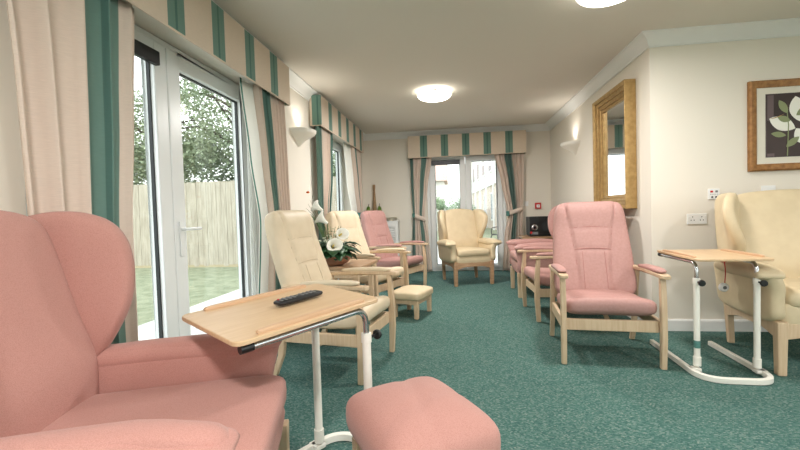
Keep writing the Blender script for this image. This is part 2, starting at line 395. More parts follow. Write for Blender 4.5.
french('fill_window_side', lambda u, w, z: (XE+.1-w, u, z), -1.59, 2.19, .6, 2.11, [(-1.55, -.32), (-.315, .915), (.92, 2.15)], gb=.08)  # unseen window added to light the left wall and curtains
# pelmets (valances) --------------------------------------------------------
def pelmet(label, P, u0, u1, z0, z1, d, c0, period):
    """box pelmet: front board and two returns, striped fabric, piped lower edge. P(u,w,z): w = distance from wall"""
    t = thing('pelmet', label, 'pelmet', P((u0+u1)/2, 0, z0), 0, 'striped fabric pelmets')
    me = bpy.data.meshes.new('fabric_cover'); bm = bmesh.new(); uvl = bm.loops.layers.uv.new('UVMap')
    org = Vector(P((u0+u1)/2, 0, z0)); path = [(u0, .008), (u0, d), (u1, d), (u1, .008)]; L = [u0-d, u0, u1, u1+d]; th = .012
    def quad(ps, us):
        vs = [bm.verts.new(Vector(p)-org) for p in ps]; f = bm.faces.new(vs)
        for l, u in zip(f.loops, us): l[uvl].uv = u
    for i in range(3):
        (a, wa), (b, wb) = path[i], path[i+1]; ua, ub = (L[i]-c0)/period+.5, (L[i+1]-c0)/period+.5
        quad([P(a, wa, z0), P(b, wb, z0), P(b, wb, z1), P(a, wa, z1)], [(ua, 0), (ub, 0), (ub, 1), (ua, 1)])
    bmesh.ops.remove_doubles(bm, verts=bm.verts, dist=1e-5); bmesh.ops.recalc_face_normals(bm, faces=bm.faces)
    bm.to_mesh(me); bm.free(); o = link('fabric_cover', me, M['fabv'], t, smooth=False)
    so = o.modifiers.new('solid', 'SOLIDIFY'); so.thickness = th; so.offset = 0
    m = MB(); m.tube([Vector(P(*q, z0-.002))-org for q in [(u0, .009), (u0, d), (u1, d), (u1, .009)]], .007, 6); m.build('piping', M['fabv'], t)
    m = MB(); a, b = Vector(P(u0+.008, .002, z1-.03))-org, Vector(P(u1-.008, d-.008, z1-.015))-org; m.b2(a.x, b.x, a.y, b.y, a.z, b.z); m.build('top_board', M['gloss'], t, smooth=False)
    return t
PWL = lambda u, w, z: (XL+w, u, z); PWB = lambda u, w, z: (u, YB-w, z)
pelmet('long striped fabric pelmet over the nearest french door on the left wall', PWL, .75, 3.46, 2.03, 2.36, .13, 1.98, .39)
pelmet('striped pelmet with green end over the further left-hand french door', PWL, 4.31, 6.42, 2.03, 2.36, .13, 4.667, .392)
pelmet('cream and green striped pelmet above the far wall door', PWB, -.72, 1.18, 1.94, 2.295, .19, -.46, .344)

# curtains --------------------------------------------------------------------
def drape(name, P, levels, folds, amp, w, m, parent, off=0, per=2.2, ph=0, n=190, rows=34, org=(0, 0, 0)):
    """hanging cloth. levels [(z,u0,u1)], P(u,w,z). per = stripe periods across the cloth."""
    org = Vector(org); me = bpy.data.meshes.new(name); bm = bmesh.new(); uvl = bm.loops.layers.uv.new('UVMap')
    lv = sorted(levels, reverse=True); zt, zb = lv[0][0], lv[-1][0]; g = []
    for r in range(rows+1):
        z = zt+(zb-zt)*r/rows
        for i in range(len(lv)-1):
            if lv[i][0] >= z-1e-9 >= lv[i+1][0]-2e-9:
                t = (lv[i][0]-z)/(lv[i][0]-lv[i+1][0]); t = .5*t+.5*sm(t)
                a = lv[i][1]+(lv[i+1][1]-lv[i][1])*t; b = lv[i][2]+(lv[i+1][2]-lv[i][2])*t; break
        row = []
        for j in range(n+1):
            s = j/n; q = s+.018*math.sin(7*s+ph)+.006*math.sin(3*z+9*s)
            f = math.sin(2*PI*folds*q+ph); f = math.copysign(abs(f)**.8, f)
            k = amp*(.8+.3*math.sin(4.3*s+ph*2))*(1 if b-a > .25 else .75)
            row.append(bm.verts.new(Vector(P(a+(b-a)*s+.012*math.cos(2*PI*folds*q+ph), w+k*f, z))-org))
        g.append(row)
    for r in range(rows):
        for j in range(n):
            f = bm.faces.new((g[r][j], g[r][j+1], g[r+1][j+1], g[r+1][j]))
            for l, (jj, rr) in zip(f.loops, ((j, r), (j+1, r), (j+1, r+1), (j, r+1))): l[uvl].uv = (off+per*jj/n, 1-rr/rows)
    bm.to_mesh(me); bm.free(); o = link(name, me, m, parent, ang=80)
    so = o.modifiers.new('solid', 'SOLIDIFY'); so.thickness = .004; so.offset = 0
    return o
def edge_strip(P, levels, w, wd, parent, org):
    """teal border along the leading edge of a lining"""
    return drape('teal_border', P, [(z, u, u+wd) for z, u in levels], .3, .004, w, M['teal'], parent, n=6, org=org)
def tie(P, u0, u1, w, z, sl, parent, org, h=.07, blk=False):
    o = Vector(org); m = MB(); pts = []
    for sgn in (1, -1):
        for i in range(9):
            a = PI*i/8; pts.append((u0+(u1-u0)*(.5-.5*math.cos(a) if sgn > 0 else .5+.5*math.cos(a)), w+sgn*.06*math.sin(a)))
    vs = []; k = len(pts)
    for q in (-h/2, h/2):
        for u, ww in pts: vs.append(Vector(P(u, ww, z+q+sl*(u-u0)))-o)
    m.add(vs, [(i, (i+1) % k, k+(i+1) % k, k+i) for i in range(k)])
    t = m.build('tieback', M['fab'] if not blk else M['teal'], parent, weld=False)
    so = t.modifiers.new('solid', 'SOLIDIFY'); so.thickness = .006
    if not blk:
        m = MB(); c = Vector(P(u0+.02, w+.03, z))-o; q = Vector(P(u0+.045, w+.065, z+.05+.0))-o
        p, q2 = Vector(P(u0-.008, w-.03, z-h/2-.004))-o, Vector(P(u0+.035, w+.06, z+h/2+.004+sl*.02))-o
        m.b2(p.x, q2.x, p.y, q2.y, p.z, q2.z); m.build('tieback_end', M['teal'], t, bevel=.008)
    return t
# near curtain of door 1
c = thing('curtain', 'wide cream curtain with green stripe hanging behind the near pink armchair', 'curtain', (XL+.07, 1.5, 0), 0, 'striped curtains')
o = c.location.copy()
drape('curtain_fabric', PWL, [(2.05, 1.15, 1.775), (1.5, 1.18, 1.74), (1.0, 1.2, 1.70), (.02, 1.2, 1.70)], 4.5, .030, .08, M['fab'], c, off=.72, per=1.15, ph=.6, org=o)
# far curtain of door 1
c = thing('curtain', 'peach and green curtain with white lining between the near door and the wall light', 'curtain', (XL+.07, 3.2, 0), 0, 'striped curtains'); o = c.location.copy()
drape('curtain_fabric', PWL, [(2.05, 2.93, 3.44), (1.5, 3.03, 3.46), (1.0, 3.12, 3.47), (.02, 3.02, 3.46)], 7.5, .034, .078, M['fab'], c, off=.2, per=1.15, ph=1.2, org=o)
drape('lining', PWL, [(2.05, 2.76, 3.05), (1.5, 2.86, 3.15), (1.0, 2.98, 3.2), (.02, 2.86, 3.2)], 1.5, .012, .04, M['lining'], c, org=o, ph=2)
edge_strip(PWL, [(2.05, 2.75), (1.5, 2.85), (1.0, 2.97), (.02, 2.85)], .045, .035, c, o)
nt_ = thing('net_curtain', 'white net curtain drawn back at the right jamb of the near door', 'net curtain', (XL-.05, 3.0, 0)); o = nt_.location.copy()
drape('voile', PWL, [(2.04, 3.03, 3.21), (.03, 3.0, 3.21)], 5, .012, -.06, M['net'], nt_, org=o)
# door 2 curtains
c = thing('curtain', 'green-edged peach curtain beside the wall light, left of the further door', 'curtain', (XL+.07, 4.5, 0), 0, 'striped curtains'); o = c.location.copy()
drape('curtain_fabric', PWL, [(2.05, 4.33, 4.86), (1.5, 4.33, 4.80), (1.05, 4.33, 4.66), (.02, 4.33, 4.72)], 6.5, .034, .078, M['fab'], c, off=.42, per=1.15, ph=1.4, org=o)
c = thing('curtain', 'tied-back curtain with white lining, right of the further left-hand door', 'curtain', (XL+.07, 6.1, 0), 0, 'striped curtains'); o = c.location.copy()
drape('curtain_fabric', PWL, [(2.05, 5.82, 6.38), (1.5, 6.0, 6.4), (1.0, 6.16, 6.4), (.02, 5.95, 6.4)], 6.5, .032, .078, M['fab'], c, off=.1, per=1.2, ph=.7, org=o)
drape('lining', PWL, [(2.05, 5.5, 5.9), (1.5, 5.6, 6.06), (1.02, 5.85, 6.2), (.02, 5.5, 6.0)], 2.5, .02, .05, M['lining'], c, org=o, ph=2)
tie(PWL, 5.84, 6.40, .075, 1.0, 0, c, o, h=.1, blk=True)
# back door curtains
c = thing('curtain', 'tied-back striped curtain left of the far door', 'curtain', (-.55, YB-.1, 0), 0, 'striped curtains'); o = c.location.copy()
drape('curtain_fabric', PWB, [(1.96, -.70, -.34), (1.5, -.69, -.42), (.97, -.67, -.48), (.6, -.69, -.42), (.02, -.70, -.38)], 6.5, .034, .11, M['fab'], c, off=.45, per=1.6, ph=.9, org=o)
tie(PWB, -.68, -.46, .11, .98, -.35, c, o)
c = thing('curtain', 'tied-back striped curtain right of the far door', 'curtain', (1.0, YB-.1, 0), 0, 'striped curtains'); o = c.location.copy()
drape('curtain_fabric', PWB, [(1.96, .70, 1.15), (1.5, .80, 1.14), (.95, .9, 1.12), (.6, .84, 1.12), (.02, .80, 1.12)], 6.5, .034, .11, M['fab'], c, off=.8, per=1.5, ph=2.9, org=o)
tie(PWB, .87, 1.13, .11, .96, .3, c, o)

# ------------------------------------------------------------------ chairs
def lean(y0, z0, a, bend=0):
    """maps cushion coordinates (x, y along height, z out of the face) to a back leaning by a"""
    def f(x, h, out):
        aa = a+bend*(h)
        return Vector((x, y0+h*math.sin(aa)-out*math.cos(aa), z0+h*math.cos(aa)+out*math.sin(aa)))
    return f
def gauss(x, s): return math.exp(-(x/s)**2)

def seam_path(f, pts, off): return [f(x, h, off(x, h)) for x, h in pts]

def highback(label, up, loc, rz, seam, group='high-backed armchairs with wooden arms', lod=1):
    t = thing('armchair', label, 'armchair', loc, rz, group)
    # seat cushion: waterfall front roll
    def sw(x, y, z):
        e = (y+.28)/.56
        fr = sm((-(y)-.14)/.14)
        return (x*(1+.02*fr), y, .368+z*(1+.12*fr)+.012*(1-(x/.28)**2)+.018*fr-.03*e)
    MB().puff(.545, .56, .135, m=8, k=3.2, n=24, warp=sw, c=(0, -.02, 0)).build('seat_cushion', M[up], t, ang=80)
    # backrest with stitched panels
    Hh = .74; f = lean(.165, .36, R(19))
    def topo(x, h):
        hn = (h+Hh/2)/Hh; s = 0
        xs = .105+.10*hn**2                                    # slanted outer seams
        xi = .10
        s -= .010*gauss(abs(x)-xs, .012)
        if abs(x) < xs: s -= .008*gauss(hn-.70, .014)+.008*gauss(hn-.47, .014)
        if abs(x) < xs: s += .012
        s += .018*gauss(hn-.9, .12)
        return s
    def bw(x, h, z):
        hn = (h+Hh/2)/Hh
        if z > .01: z += topo(x, h)*min(1, z/.04)
        x *= 1.04-.15*max(0, hn)**1.5+.02*math.sin(hn*PI)
        z += .035*(2*hn-1)**2*.4
        return f(x, h+Hh/2, z)
    n = 56
    MB().puff(.55, Hh, .115, m=9, k=4, n=n, warp=bw).build('backrest', M[up], t, ang=80)
    def sf(x, h):
        rr = min(.985, max(abs(2*x/.55), abs(2*h/Hh))); z = .0575*(1-rr**4)**.25
        return bw(x, h, z+.0012)
    zz = [-.32+.04*i for i in range(17)]
    for sg in (-1, 1):
        MB().tube([sf(sg*(.105+.10*((h+Hh/2)/Hh)**2), h) for h in zz], .0022, 5).build('seam', M[seam], t)
        MB().tube([sf(sg*.075, h) for h in zz if h < .0], .0018, 5).build('seam', M[seam], t)
    for hn in (.70, .47):
        h = hn*Hh-Hh/2; xs = .105+.10*hn**2
        MB().tube([sf(xs*(-1+2*i/12), h+.008*(1-(-1+2*i/12)**2)) for i in range(13)], .0022, 5).build('seam', M[seam], t)
    # seat frame
    w = M['wood']
    MB().box((0, -.255, .262), (.545, .026, .075)).build('front_rail', w, t, bevel=.006); MB().box((0, .25, .262), (.545, .026, .07)).build('rear_rail', w, t, bevel=.006)
    for s in (-1, 1):
        x = .292*s
        MB().box((x-.004*s, 0, .262), (.026, .53, .075)).build('side_rail', w, t, bevel=.006)
        # front leg, gently bowed
        m = MB(); P = [(-.275, 0), (-.285, .2), (-.283, .40), (-.27, .575)]
        for (y0, z0), (y1, z1), wa, wb in zip(P[:-1], P[1:], (.036, .046, .044), (.046, .044, .034)):
            m.add([(x+dx, yy+dy*ww/2, zz) for (yy, zz, ww) in ((y0, z0, wa), (y1, z1, wb)) for dx, dy in ((-.017, -1), (.017, -1), (.017, 1), (-.017, 1))],
                  [(0, 1, 2, 3), (4, 5, 6, 7), (0, 1, 5, 4), (1, 2, 6, 5), (2, 3, 7, 6), (3, 0, 4, 7)])
        m.build('leg', w, t, bevel=.006)
        m = MB(); P = [(.33, 0), (.275, .14), (.262, .26), (.235, .42), (.20, .575)]
        for (y0, z0), (y1, z1), wa, wb in zip(P[:-1], P[1:], (.034, .042, .046, .04), (.042, .046, .04, .034)):
            m.add([(x+dx, yy+dy*ww/2, zz) for (yy, zz, ww) in ((y0, z0, wa), (y1, z1, wb)) for dx, dy in ((-.017, -1), (.017, -1), (.017, 1), (-.017, 1))],
                  [(0, 1, 2, 3), (4, 5, 6, 7), (0, 1, 5, 4), (1, 2, 6, 5), (2, 3, 7, 6), (3, 0, 4, 7)])
        m.build('leg', w, t, bevel=.006)
        # wooden arm and its pad
        out = []
        for i in range(13):
            yy = -.345+.59*i/12; out.append((yy, .027+.006*math.sin(i/12*PI)))
        o2 = [(-a+2*x if False else x-b if False else x+s*b, a) for a, b in out]
        ol = [(x+b, a) for a, b in out]+[(x-b, a) for a, b in out[::-1]]
        ol = chaikin(ol, 1)
        MB().prism(ol, .026, lambda u, v, ww: (u, v, .588+ww-.012*sm((v+.1)/.3)+.004*math.sin((v+.3)*5))).build('arm_rail', w, t, bevel=.007)
        MB().puff(.064, .40, .036, m=5, k=2.6, n=14, warp=lambda xx, yy, z: (xx, yy, z-.010*sm((yy+.1)/.3)), c=(x, -.03-.055, .615)).build('arm_pad', M[up], t, ang=80)
    # rear back posts
    m = MB()
    for s in (-1, 1):
        a = f(.17*s, .0, -.07); b = f(.17*s, .60, -.072)
        m.tube([a, b], .016, 8)
    a, b = f(-.17, .3, -.07), f(.17, .3, -.07); m.tube([a, b], .014, 8)
    m.build('back_frame', w, t)
    return t

def wing(label, up, loc, rz, W=.76, D=.70, arm_in=.0, flr=.045, hs=.50, ha=.63, hb=1.06, base=.28, group='winged armchairs', apron=False, seam='seamc', crest=.03, legm='wood', lodn=22, ybk=.15, roll=.055, wfwd=0):
    t = thing('wing_armchair', label, 'armchair', loc, rz, group)
    yf = -D/2; iw = W/2-.10                                   # inner half width
    # upholstered base
    MB().puff(W-.12, ybk+.13-yf-.03, hs-base-.07, m=14, k=12, n=12, c=(0, (yf+.03+ybk+.13)/2, (base+hs-.07)/2)).build('seat_base', M[up], t, ang=60)
    # seat cushion
    def sw(x, y, z): return (x, y, z+.012*(1-(x/iw)**2)-.02*(y/D))
    MB().puff(2*iw+.01, ybk+.07-yf-.015, .125, m=10, k=4.5, n=lodn, warp=sw, c=(0, (yf+.015+ybk+.07)/2, hs-.055)).build('seat_cushion', M[up], t, ang=80)
    # backrest
    a = R(13); Hh = (hb-hs+.10)/math.cos(a); f = lean(ybk, hs-.10, a)
    def bw(x, h, z):
        hn = (h+Hh/2)/Hh
        hh = h+Hh/2+crest*sm((hn-.6)/.4)*(1-(x/iw)**2)
        if z > 0: z += .02*math.sin(hn*PI*.9)+.018*gauss(hn-.30, .16)
        return f(x, hh, z)
    MB().puff(2*iw+.05, Hh, .13, m=9, k=4, n=lodn+8, warp=bw).build('backrest', M[up], t, ang=80)
    for s in (-1, 1):
        x = (iw+.035)*s
        yb = ybk+Hh*math.sin(a)                              # y of the back at the top
        # wing
        ol = [(ybk+.10, hs-.02), (ybk-.02, ha-.05), (ybk-.08-wfwd*.3, ha+.04), (ybk-.125-wfwd*.8, ha+.14), (ybk-.13-wfwd, ha+.27), (ybk-.10-wfwd, hb-.05), (ybk-.02-wfwd*.5, hb+.02), (yb-.03, hb+.025), (yb+.05, hb-.01), (yb+.05, hb-.14), (ybk+.17, ha+.05)]
        ol = chaikin(ol, 3)
        flare = lambda v, u: flr*sm((v-ha)/.35)*sm((ybk+.05-u)/.2)*s
        MB().blob(ol, .085, lambda u, v, w: (x+w+flare(v, u), u, v), k=5, rings=9, crown=.004).build('wing', M[up], t, ang=80)
        # arm: side panel and rolled top, scrolled front
        yf = -D/2+arm_in
        ol = [(yf+.015, base+.005), (yf+.03, hs-.05), (yf+.01, ha-.10), (yf-.005, ha-.03), (yf+.05, ha+.01), (0, ha+.005), (ybk+.02, ha-.01), (ybk+.20, ha-.02), (ybk+.17, hs-.1), (ybk+.13, base+.005), (0, base)]
        ol = chaikin(ol, 2)
        xo = (W/2-.055)*s
        am = MB().blob(ol, .095, lambda u, v, w: (xo+w*(1+.15*sm((v-hs)/.15))+s*(.012+.03*sm((-u-D*.12)/.15))*sm((v-hs)/.13), u, v), k=5, rings=9)
        # roll
        n = 12; L = ybk+.12-yf
        def rw(px, py, pz):
            k = sm((-(py)-L*.2)/(L*.3))
            return (px*(1+.18*k)+xo+.016*s+.035*s*k, py, pz*(1+.1*k)+ha-.042-.012*sm(py/(L*.5)))
        am.puff(2*roll+.03, L, 2*roll, m=7, k=2.1, n=16, warp=rw, c=(0, yf+L/2-.01, 0))
        am.build('armrest', M[up], t, ang=80)
    w = M[legm]; yf = -D/2
    for s in (-1, 1):
        MB().box(((W/2-.075)*s, yf+.055, base/2+.01), (.055, .055, base+.02), taper=.82).build('leg', w, t, bevel=.006)
        r = Matrix.Rotation(R(-7), 3, 'X')
        MB().box(((W/2-.085)*s, ybk+.11, base/2+.012), (.045, .05, base+.0), rot=r, taper=.8).build('leg', w, t, bevel=.006)
    if apron:
        for (u0, u1, fn, nm) in ((-(W/2-.07), W/2-.07, lambda u, v, q: (u, yf+.055+q, v), 'apron'), (yf+.05, ybk+.11, lambda u, v, q: (W/2-.075+q, u, v), 'apron'), (yf+.05, ybk+.11, lambda u, v, q: (-(W/2-.075)+q, u, v), 'apron')):
            pts = [(u0, base+.01), (u1, base+.01)]; k = 14; mid = (u0+u1)/2
            low = []
            for i in range(k+1):
                e = i/k; uu = u1+(u0-u1)*e; low.append((uu, base-.085+.035*sm(min(e, 1-e)*3.2)))
            MB().prism(pts+low, .03, fn).build(nm, w, t, bevel=.003)
    return t

# right-hand side
highback('pink high-backed armchair with wooden arms, nearest in the right-hand row', 'pinkv', (1.02, 2.98, 0), R(-6), 'seamp')
highback('pink wooden-armed armchair half hidden behind the big pink one on the right', 'pinkv', (1.01, 4.05, 0), R(-88), 'seamp')
wing('pink winged armchair in front of the black stereo by the right-hand wall', 'pinkv', (1.05, 5.06, 0), R(-90), W=.74, D=.72, seam='seamp', base=.27, ybk=.27, hb=1.05, wfwd=-.02)
wing('cream winged armchair with wooden apron in front of the far door', 'tan', (.165, 5.83, 0), R(20), flr=.075, W=.68, D=.66, apron=True, hs=.49, ha=.62, hb=1.03, base=.31, legm='oak', wfwd=.0)
wing('large cream winged armchair under the flower picture', 'tan', (2.295, 2.89, 0), R(-7), flr=.095, W=.87, D=.74, hb=1.08, ha=.64, base=.30, seam='seamp', apron=True, wfwd=.02)
# left-hand row
highback('cream high-backed armchair with wooden arms, nearest in the left-hand row', 'cream', (-.80, 2.67, 0), R(80), 'seamc')
highback('cream wooden-armed armchair behind the white flowers', 'cream', (-.92, 4.28, 0), R(65), 'seamc')
highback('pink high-backed wooden armchair beside the louvred radiator cover', 'pinkv', (-.79, 5.38, 0), R(65), 'seamp')
# foreground
wing('large pink winged armchair filling the near left corner', 'pink', (-.87, 1.03, 0), R(106.5), W=.74, D=.72, hs=.46, ha=.595, hb=1.05, base=.24, seam='seamp', lodn=34, wfwd=.0, ybk=.325, arm_in=.055, roll=.046)

def stool(label, up, loc, rz, w, d, h, th, group=None, legh=None, k=3.2, legw=.045, tuft=False):
    t = thing('footstool', label, 'footstool', loc, rz, 'padded footstools')
    def fw(x, y, z):
        if z > 0:
            z += .02*(1-(2*x/w)**2)*(1-(2*y/d)**2)
            if tuft: z -= .006*gauss(x-.0-.03*math.sin(y*9), .02)+.004*gauss(y+.04-.05*math.sin(x*8), .018)
        return (x, y, z)
    MB().puff(w, d, th, m=7, k=k, n=30, warp=fw, c=(0, 0, h-th/2)).build('padded_top', M[up], t, ang=80)
    MB().box((0, 0, h-th-.015), (w-.07, d-.07, .05)).build('frame', M['wood'], t, bevel=.005)
    for sx in (-1, 1):
        for sy in (-1, 1):
            MB().box((sx*(w/2-.05), sy*(d/2-.05), (h-th)/2), (legw, legw, h-th), taper=.85).build('leg', M['wood'], t, bevel=.005)
    return t
stool('large pink padded footstool in the near foreground', 'pink', (-.128, 1.215, 0), R(33), .365, .43, .455, .17, tuft=True, k=3)
stool('small cream footstool on the carpet beside the cream armchairs', 'tan', (-.435, 4.01, 0), R(-18), .33, .43, .26, .085, k=5)

# overbed tables -----------------------------------------------------------------
def overbed(label, loc, rz, dz, ta, tb, L, postlean=(0, 0)):
    t = thing('overbed_table', label, 'table', loc, rz, 'wheel-less overbed tables'); W = .405; z0 = .695+dz
    tl = lambda v: Vector((v[0], v[1], v[2]+ta*v[0]+tb*v[1]))
    ol = []
    for cx, cy, a0 in ((L/2-.03, W/2-.03, 0), (-L/2+.03, W/2-.03, 90), (-L/2+.03, -W/2+.03, 180), (L/2-.03, -W/2+.03, 270)):
        for i in range(6): a = R(a0+i*18); ol.append((cx+.03*math.cos(a), cy+.03*math.sin(a)))
    tp = MB().prism(ol, .016, lambda u, v, w: (u, v, z0+w)).build('tabletop', M['woodx'], t, bevel=.004, xf=tl)
    for s in (-1, 1):
        rl = [(-L/2+.09, s*(W/2-.012)), (L/2-.04, s*(W/2-.012))]
        MB().puff(L-.15, .020, .020, m=10, k=5, n=16, c=((-.0), s*(W/2-.02), z0+.012)).build('lip_rail', M['lip'], tp, xf=tl)
    for s, yy in ((-1, -.185), (1, .135)):
        pts = fillet([tl((-L/2+.03, yy, z0-.022)), tl((.225, yy, z0-.022)), (.225, yy, .40)], .06, 8)
        MB().tube(pts, .0115, 12).build('chrome_arm', M['chrome'], t)
        MB().tube([(.225, yy, .05), (.225, yy, .575)], .0165, 14).tube([(.225, yy, .545), (.225, yy, .58)], .0195, 14).tube([(.225, yy, .045), (.225, yy, .10)], .021, 14).build('post', M['wmetal'], t)
        k = MB(); k.tube([(.24, yy, .56), (.28, yy, .56)], .006, 8); k.lathe([(0, 0), (.018, 0), (.02, .006), (.018, .014), (0, .016)], (.276, yy, .56), 12, rot=Matrix.Rotation(R(90), 3, 'Y'))
        k.build('clamp_knob', M['black'], t)
        if s < 0: MB().tube([(.225, yy, .085+.07), (.225, yy, .13+.07)], .0172, 14).build('sticker', M['teal'], t)
    MB().tube([tl((-L/2+.03-.01, -.185, z0-.022)), tl((-L/2+.06, -.185, z0-.022))], .0135, 10).build('end_cap', M['black'], t)
    # U-shaped floor frame
    pts = fillet([(-.31, -.225, .02), (.375, -.225, .02), (.375, .16, .02), (-.31, .16, .02)], .13, 10)
    m = MB(); rings = []
    for i, p in enumerate(pts):
        d = (pts[min(i+1, len(pts)-1)]-pts[max(i-1, 0)]).normalized(); nn = Vector((-d.y, d.x, 0))
        rings += [p+nn*.014+Vector((0, 0, -.018)), p-nn*.014+Vector((0, 0, -.018)), p-nn*.014+Vector((0, 0, .014)), p+nn*.014+Vector((0, 0, .014))]
    fs = [(i*4+j, i*4+(j+1) % 4, i*4+4+(j+1) % 4, i*4+4+j) for i in range(len(pts)-1) for j in range(4)]+[(0, 1, 2, 3), tuple(len(rings)-4+j for j in (3, 2, 1, 0))]
    m.add(rings, fs)
    for yy, cx in (-.185, .225), (.135, .225): m.box((cx, yy-.015*(1 if yy < 0 else -1), .024), (.05, .06, .02))
    m.build('base_frame', M['wmetal'], t, bevel=.004)
    return t
overbed('overbed table with beech top and remote, over the near pink armchair', (-.619, 1.39, 0), .982, 0.0, .04, .05, .585)
overbed('overbed table with beech top in front of the large cream winged armchair', (1.646, 2.846, 0), -1.619, 0.0, 0, 0, .565)

# remote control ------------------------------------------------------------------
rm = thing('remote_control', 'black remote control lying on the near overbed table', 'remote control', (-.59, 1.447, .7105), .982-.30, rot=(0, 0, 0))
rm.rotation_euler = (.045, -.045, 1.02)
MB().puff(.205, .05, .02, m=7, k=3.5, n=14, c=(0, 0, .0115)).build('body', M['black'], rm)
for i in range(9):
    for j in range(3):
        if i in (4,) and j != 1: continue
        MB().puff(.0095, .0085, .004, m=3, k=3, n=5, c=(-.083+i*.0185, -.012+j*.012, .0215)).build('button', M['red'] if (i, j) == (0, 2) else M['grey'], rm)

# side table and flowers ------------------------------------------------------------
st = thing('side_table', 'square beech side table between the two cream armchairs on the left', 'side table', (-1.02, 3.46, 0), R(-6))
MB().box((0, 0, .585), (.56, .50, .03)).build('tabletop', M['oak'], st, bevel=.006)
MB().box((0, -.19, .53), (.44, .02, .07)).box((0, .19, .53), (.44, .02, .07)).box((.22, 0, .53), (.02, .36, .07)).box((-.22, 0, .53), (.02, .36, .07)).build('apron', M['wood'], st, bevel=.003)
for sx in (-1, 1):
    for sy in (-1, 1): MB().box((sx*.225, sy*.195, .285), (.045, .045, .57), taper=.85).build('leg', M['wood'], st, bevel=.005)
MB().box((0, 0, .2), (.42, .36, .018)).build('shelf', M['wood'], st, bevel=.003)

fl = thing('flower_arrangement', 'white lilies and dark leaves in a copper bowl on the side table', 'flowers', (-1.03, 3.30, .60))
MB().lathe([(0, 0), (.07, .0), (.12, .02), (.155, .055), (.165, .085), (.158, .09), (.148, .06), (.11, .03), (0, .02)], n=36).build('bowl', M['copper'], fl)
MB().lathe([(0, .085), (.08, .082), (.15, .07)], n=24).build('moss', M['leaf'], fl)
random.seed(11)
def leaf_shape(m, base, d, up, L, W, droop=.3, n=8, lobes=False):
    base, d, up = Vector(base), Vector(d).normalized(), Vector(up).normalized(); sd = d.cross(up).normalized(); up = sd.cross(d)
    vs = []; 
    for i in range(n+1):
        e = i/n; w = W*math.sin(PI*min(1, e*.93+.05))**.8*(1+(.25*math.sin(i*2.6) if lobes else 0))
        c = base+d*L*e-Vector((0, 0, 1))*droop*L*e*e
        vs += [c-sd*w/2+up*w*.12, c, c+sd*w/2+up*w*.12]
    fs = []
    for i in range(n):
        for j in range(2): a = i*3+j; fs.append((a, a+1, a+4, a+3))
    m.add(vs, fs)
for i in range(58):
    a = i*2.399; e = random.uniform(.1, 1.1); L = random.uniform(.11, .19)
    m = MB(); r = random.uniform(.03, .11)
    leaf_shape(m, (r*math.cos(a), r*math.sin(a), .09+random.uniform(0, .09)), (math.cos(a), math.sin(a), e*.5), (0, 0, 1), L, L*.62, .5, lobes=True)
    o_ = m.build('leaf', M['leaf'], fl, weld=False); so = o_.modifiers.new('s', 'SOLIDIFY'); so.thickness = .002
def lily(p, d, sz):
    """calla-like white flower: rolled funnel opening into one pointed petal"""
    root = MB(); d = Vector(d).normalized(); q = d.to_track_quat('Z', 'Y').to_matrix(); n = 24; rows = 12; vs = []
    for r in range(rows+1):
        e = r/rows
        for j in range(n):
            a = 2*PI*j/n; tip = (.5+.5*math.cos(a))**2
            rad = sz*(.10+.42*e**2.0*(1+.35*tip)); z = sz*(.95*e+.35*e*e*(tip-.45)-.12*e**6)
            vs.append(Vector(p)+q @ Vector((rad*math.cos(a), rad*math.sin(a), z)))
    root.add(vs, [(r*n+j, r*n+(j+1) % n, (r+1)*n+(j+1) % n, (r+1)*n+j) for r in range(rows) for j in range(n)])
    o_ = root.build('lily_bloom', M['petal'], fl, ang=80, weld=False); so = o_.modifiers.new('s', 'SOLIDIFY'); so.thickness = .002
    MB().tube([Vector(p)+d*sz*.1, Vector(p)+d*sz*.75], .006, 8).build('spadix', M['spadix'], o_)
    MB().tube(curve([(p[0]*.3, p[1]*.3, .07), (p[0]*.8, p[1]*.8, p[2]*.6+.02), p], 6), .004, 6).build('stem', M['stem'], fl)
lily((.03, -.10, .16), (.45, -1, .35), .105); lily((.06, -.04, .245), (.8, -.7, .45), .09)
lily((-.03, -.03, .36), (-.6, -.4, .55), .115); lily((-.07, -.02, .47), (-.7, -.35, .5), .10)
for i in range(7):
    a = -.16-.022*i; MB().tube(curve([(-.02, 0, .08), (a*.55, -.01, .35+.01*i), (a*1.05, .01+.01*i, .60-.035*i)], 7), [.0035-.0025*k/14 for k in range(15)], 5).build('reed', M['stem'], fl)
MB().puff(.03, .03, .02, m=2, k=2, n=6, c=(-.20, .0, .63)).build('orange_bloom', M['orange'], fl)
for i in range(26):
    a = random.uniform(0, 6.28); r = random.uniform(.03, .13); z = random.uniform(.14, .26)
    x_, y_ = r*math.cos(a), r*math.sin(a)
    m = MB(); m.tube([(x_*.5, y_*.5, .08), (x_, y_, z)], .0015, 4)
    for k in range(4): m.puff(.018, .018, .012, m=2, k=2, n=4, c=(x_+random.uniform(-.014, .014), y_+random.uniform(-.014, .014), z+random.uniform(-.01, .01)))
    m.build('filler_sprig', M['gyp'], fl)
for i in range(6):
    m = MB(); a = i*1.05
    m.tube(curve([(0, 0, .08), (.03*math.cos(a), .03*math.sin(a), .22), (.07*math.cos(a)+.01, .06*math.sin(a), .33)], 5), .002, 4)
    for k in range(4): leaf_shape(m, (.05*math.cos(a)+.01, .045*math.sin(a), .24+.022*k), (math.cos(a+k*1.6), math.sin(a+k*1.6), .5), (0, 0, 1), .035, .016, .2, n=4)
    m.build('leafy_spray', M['stem'], fl, weld=False)

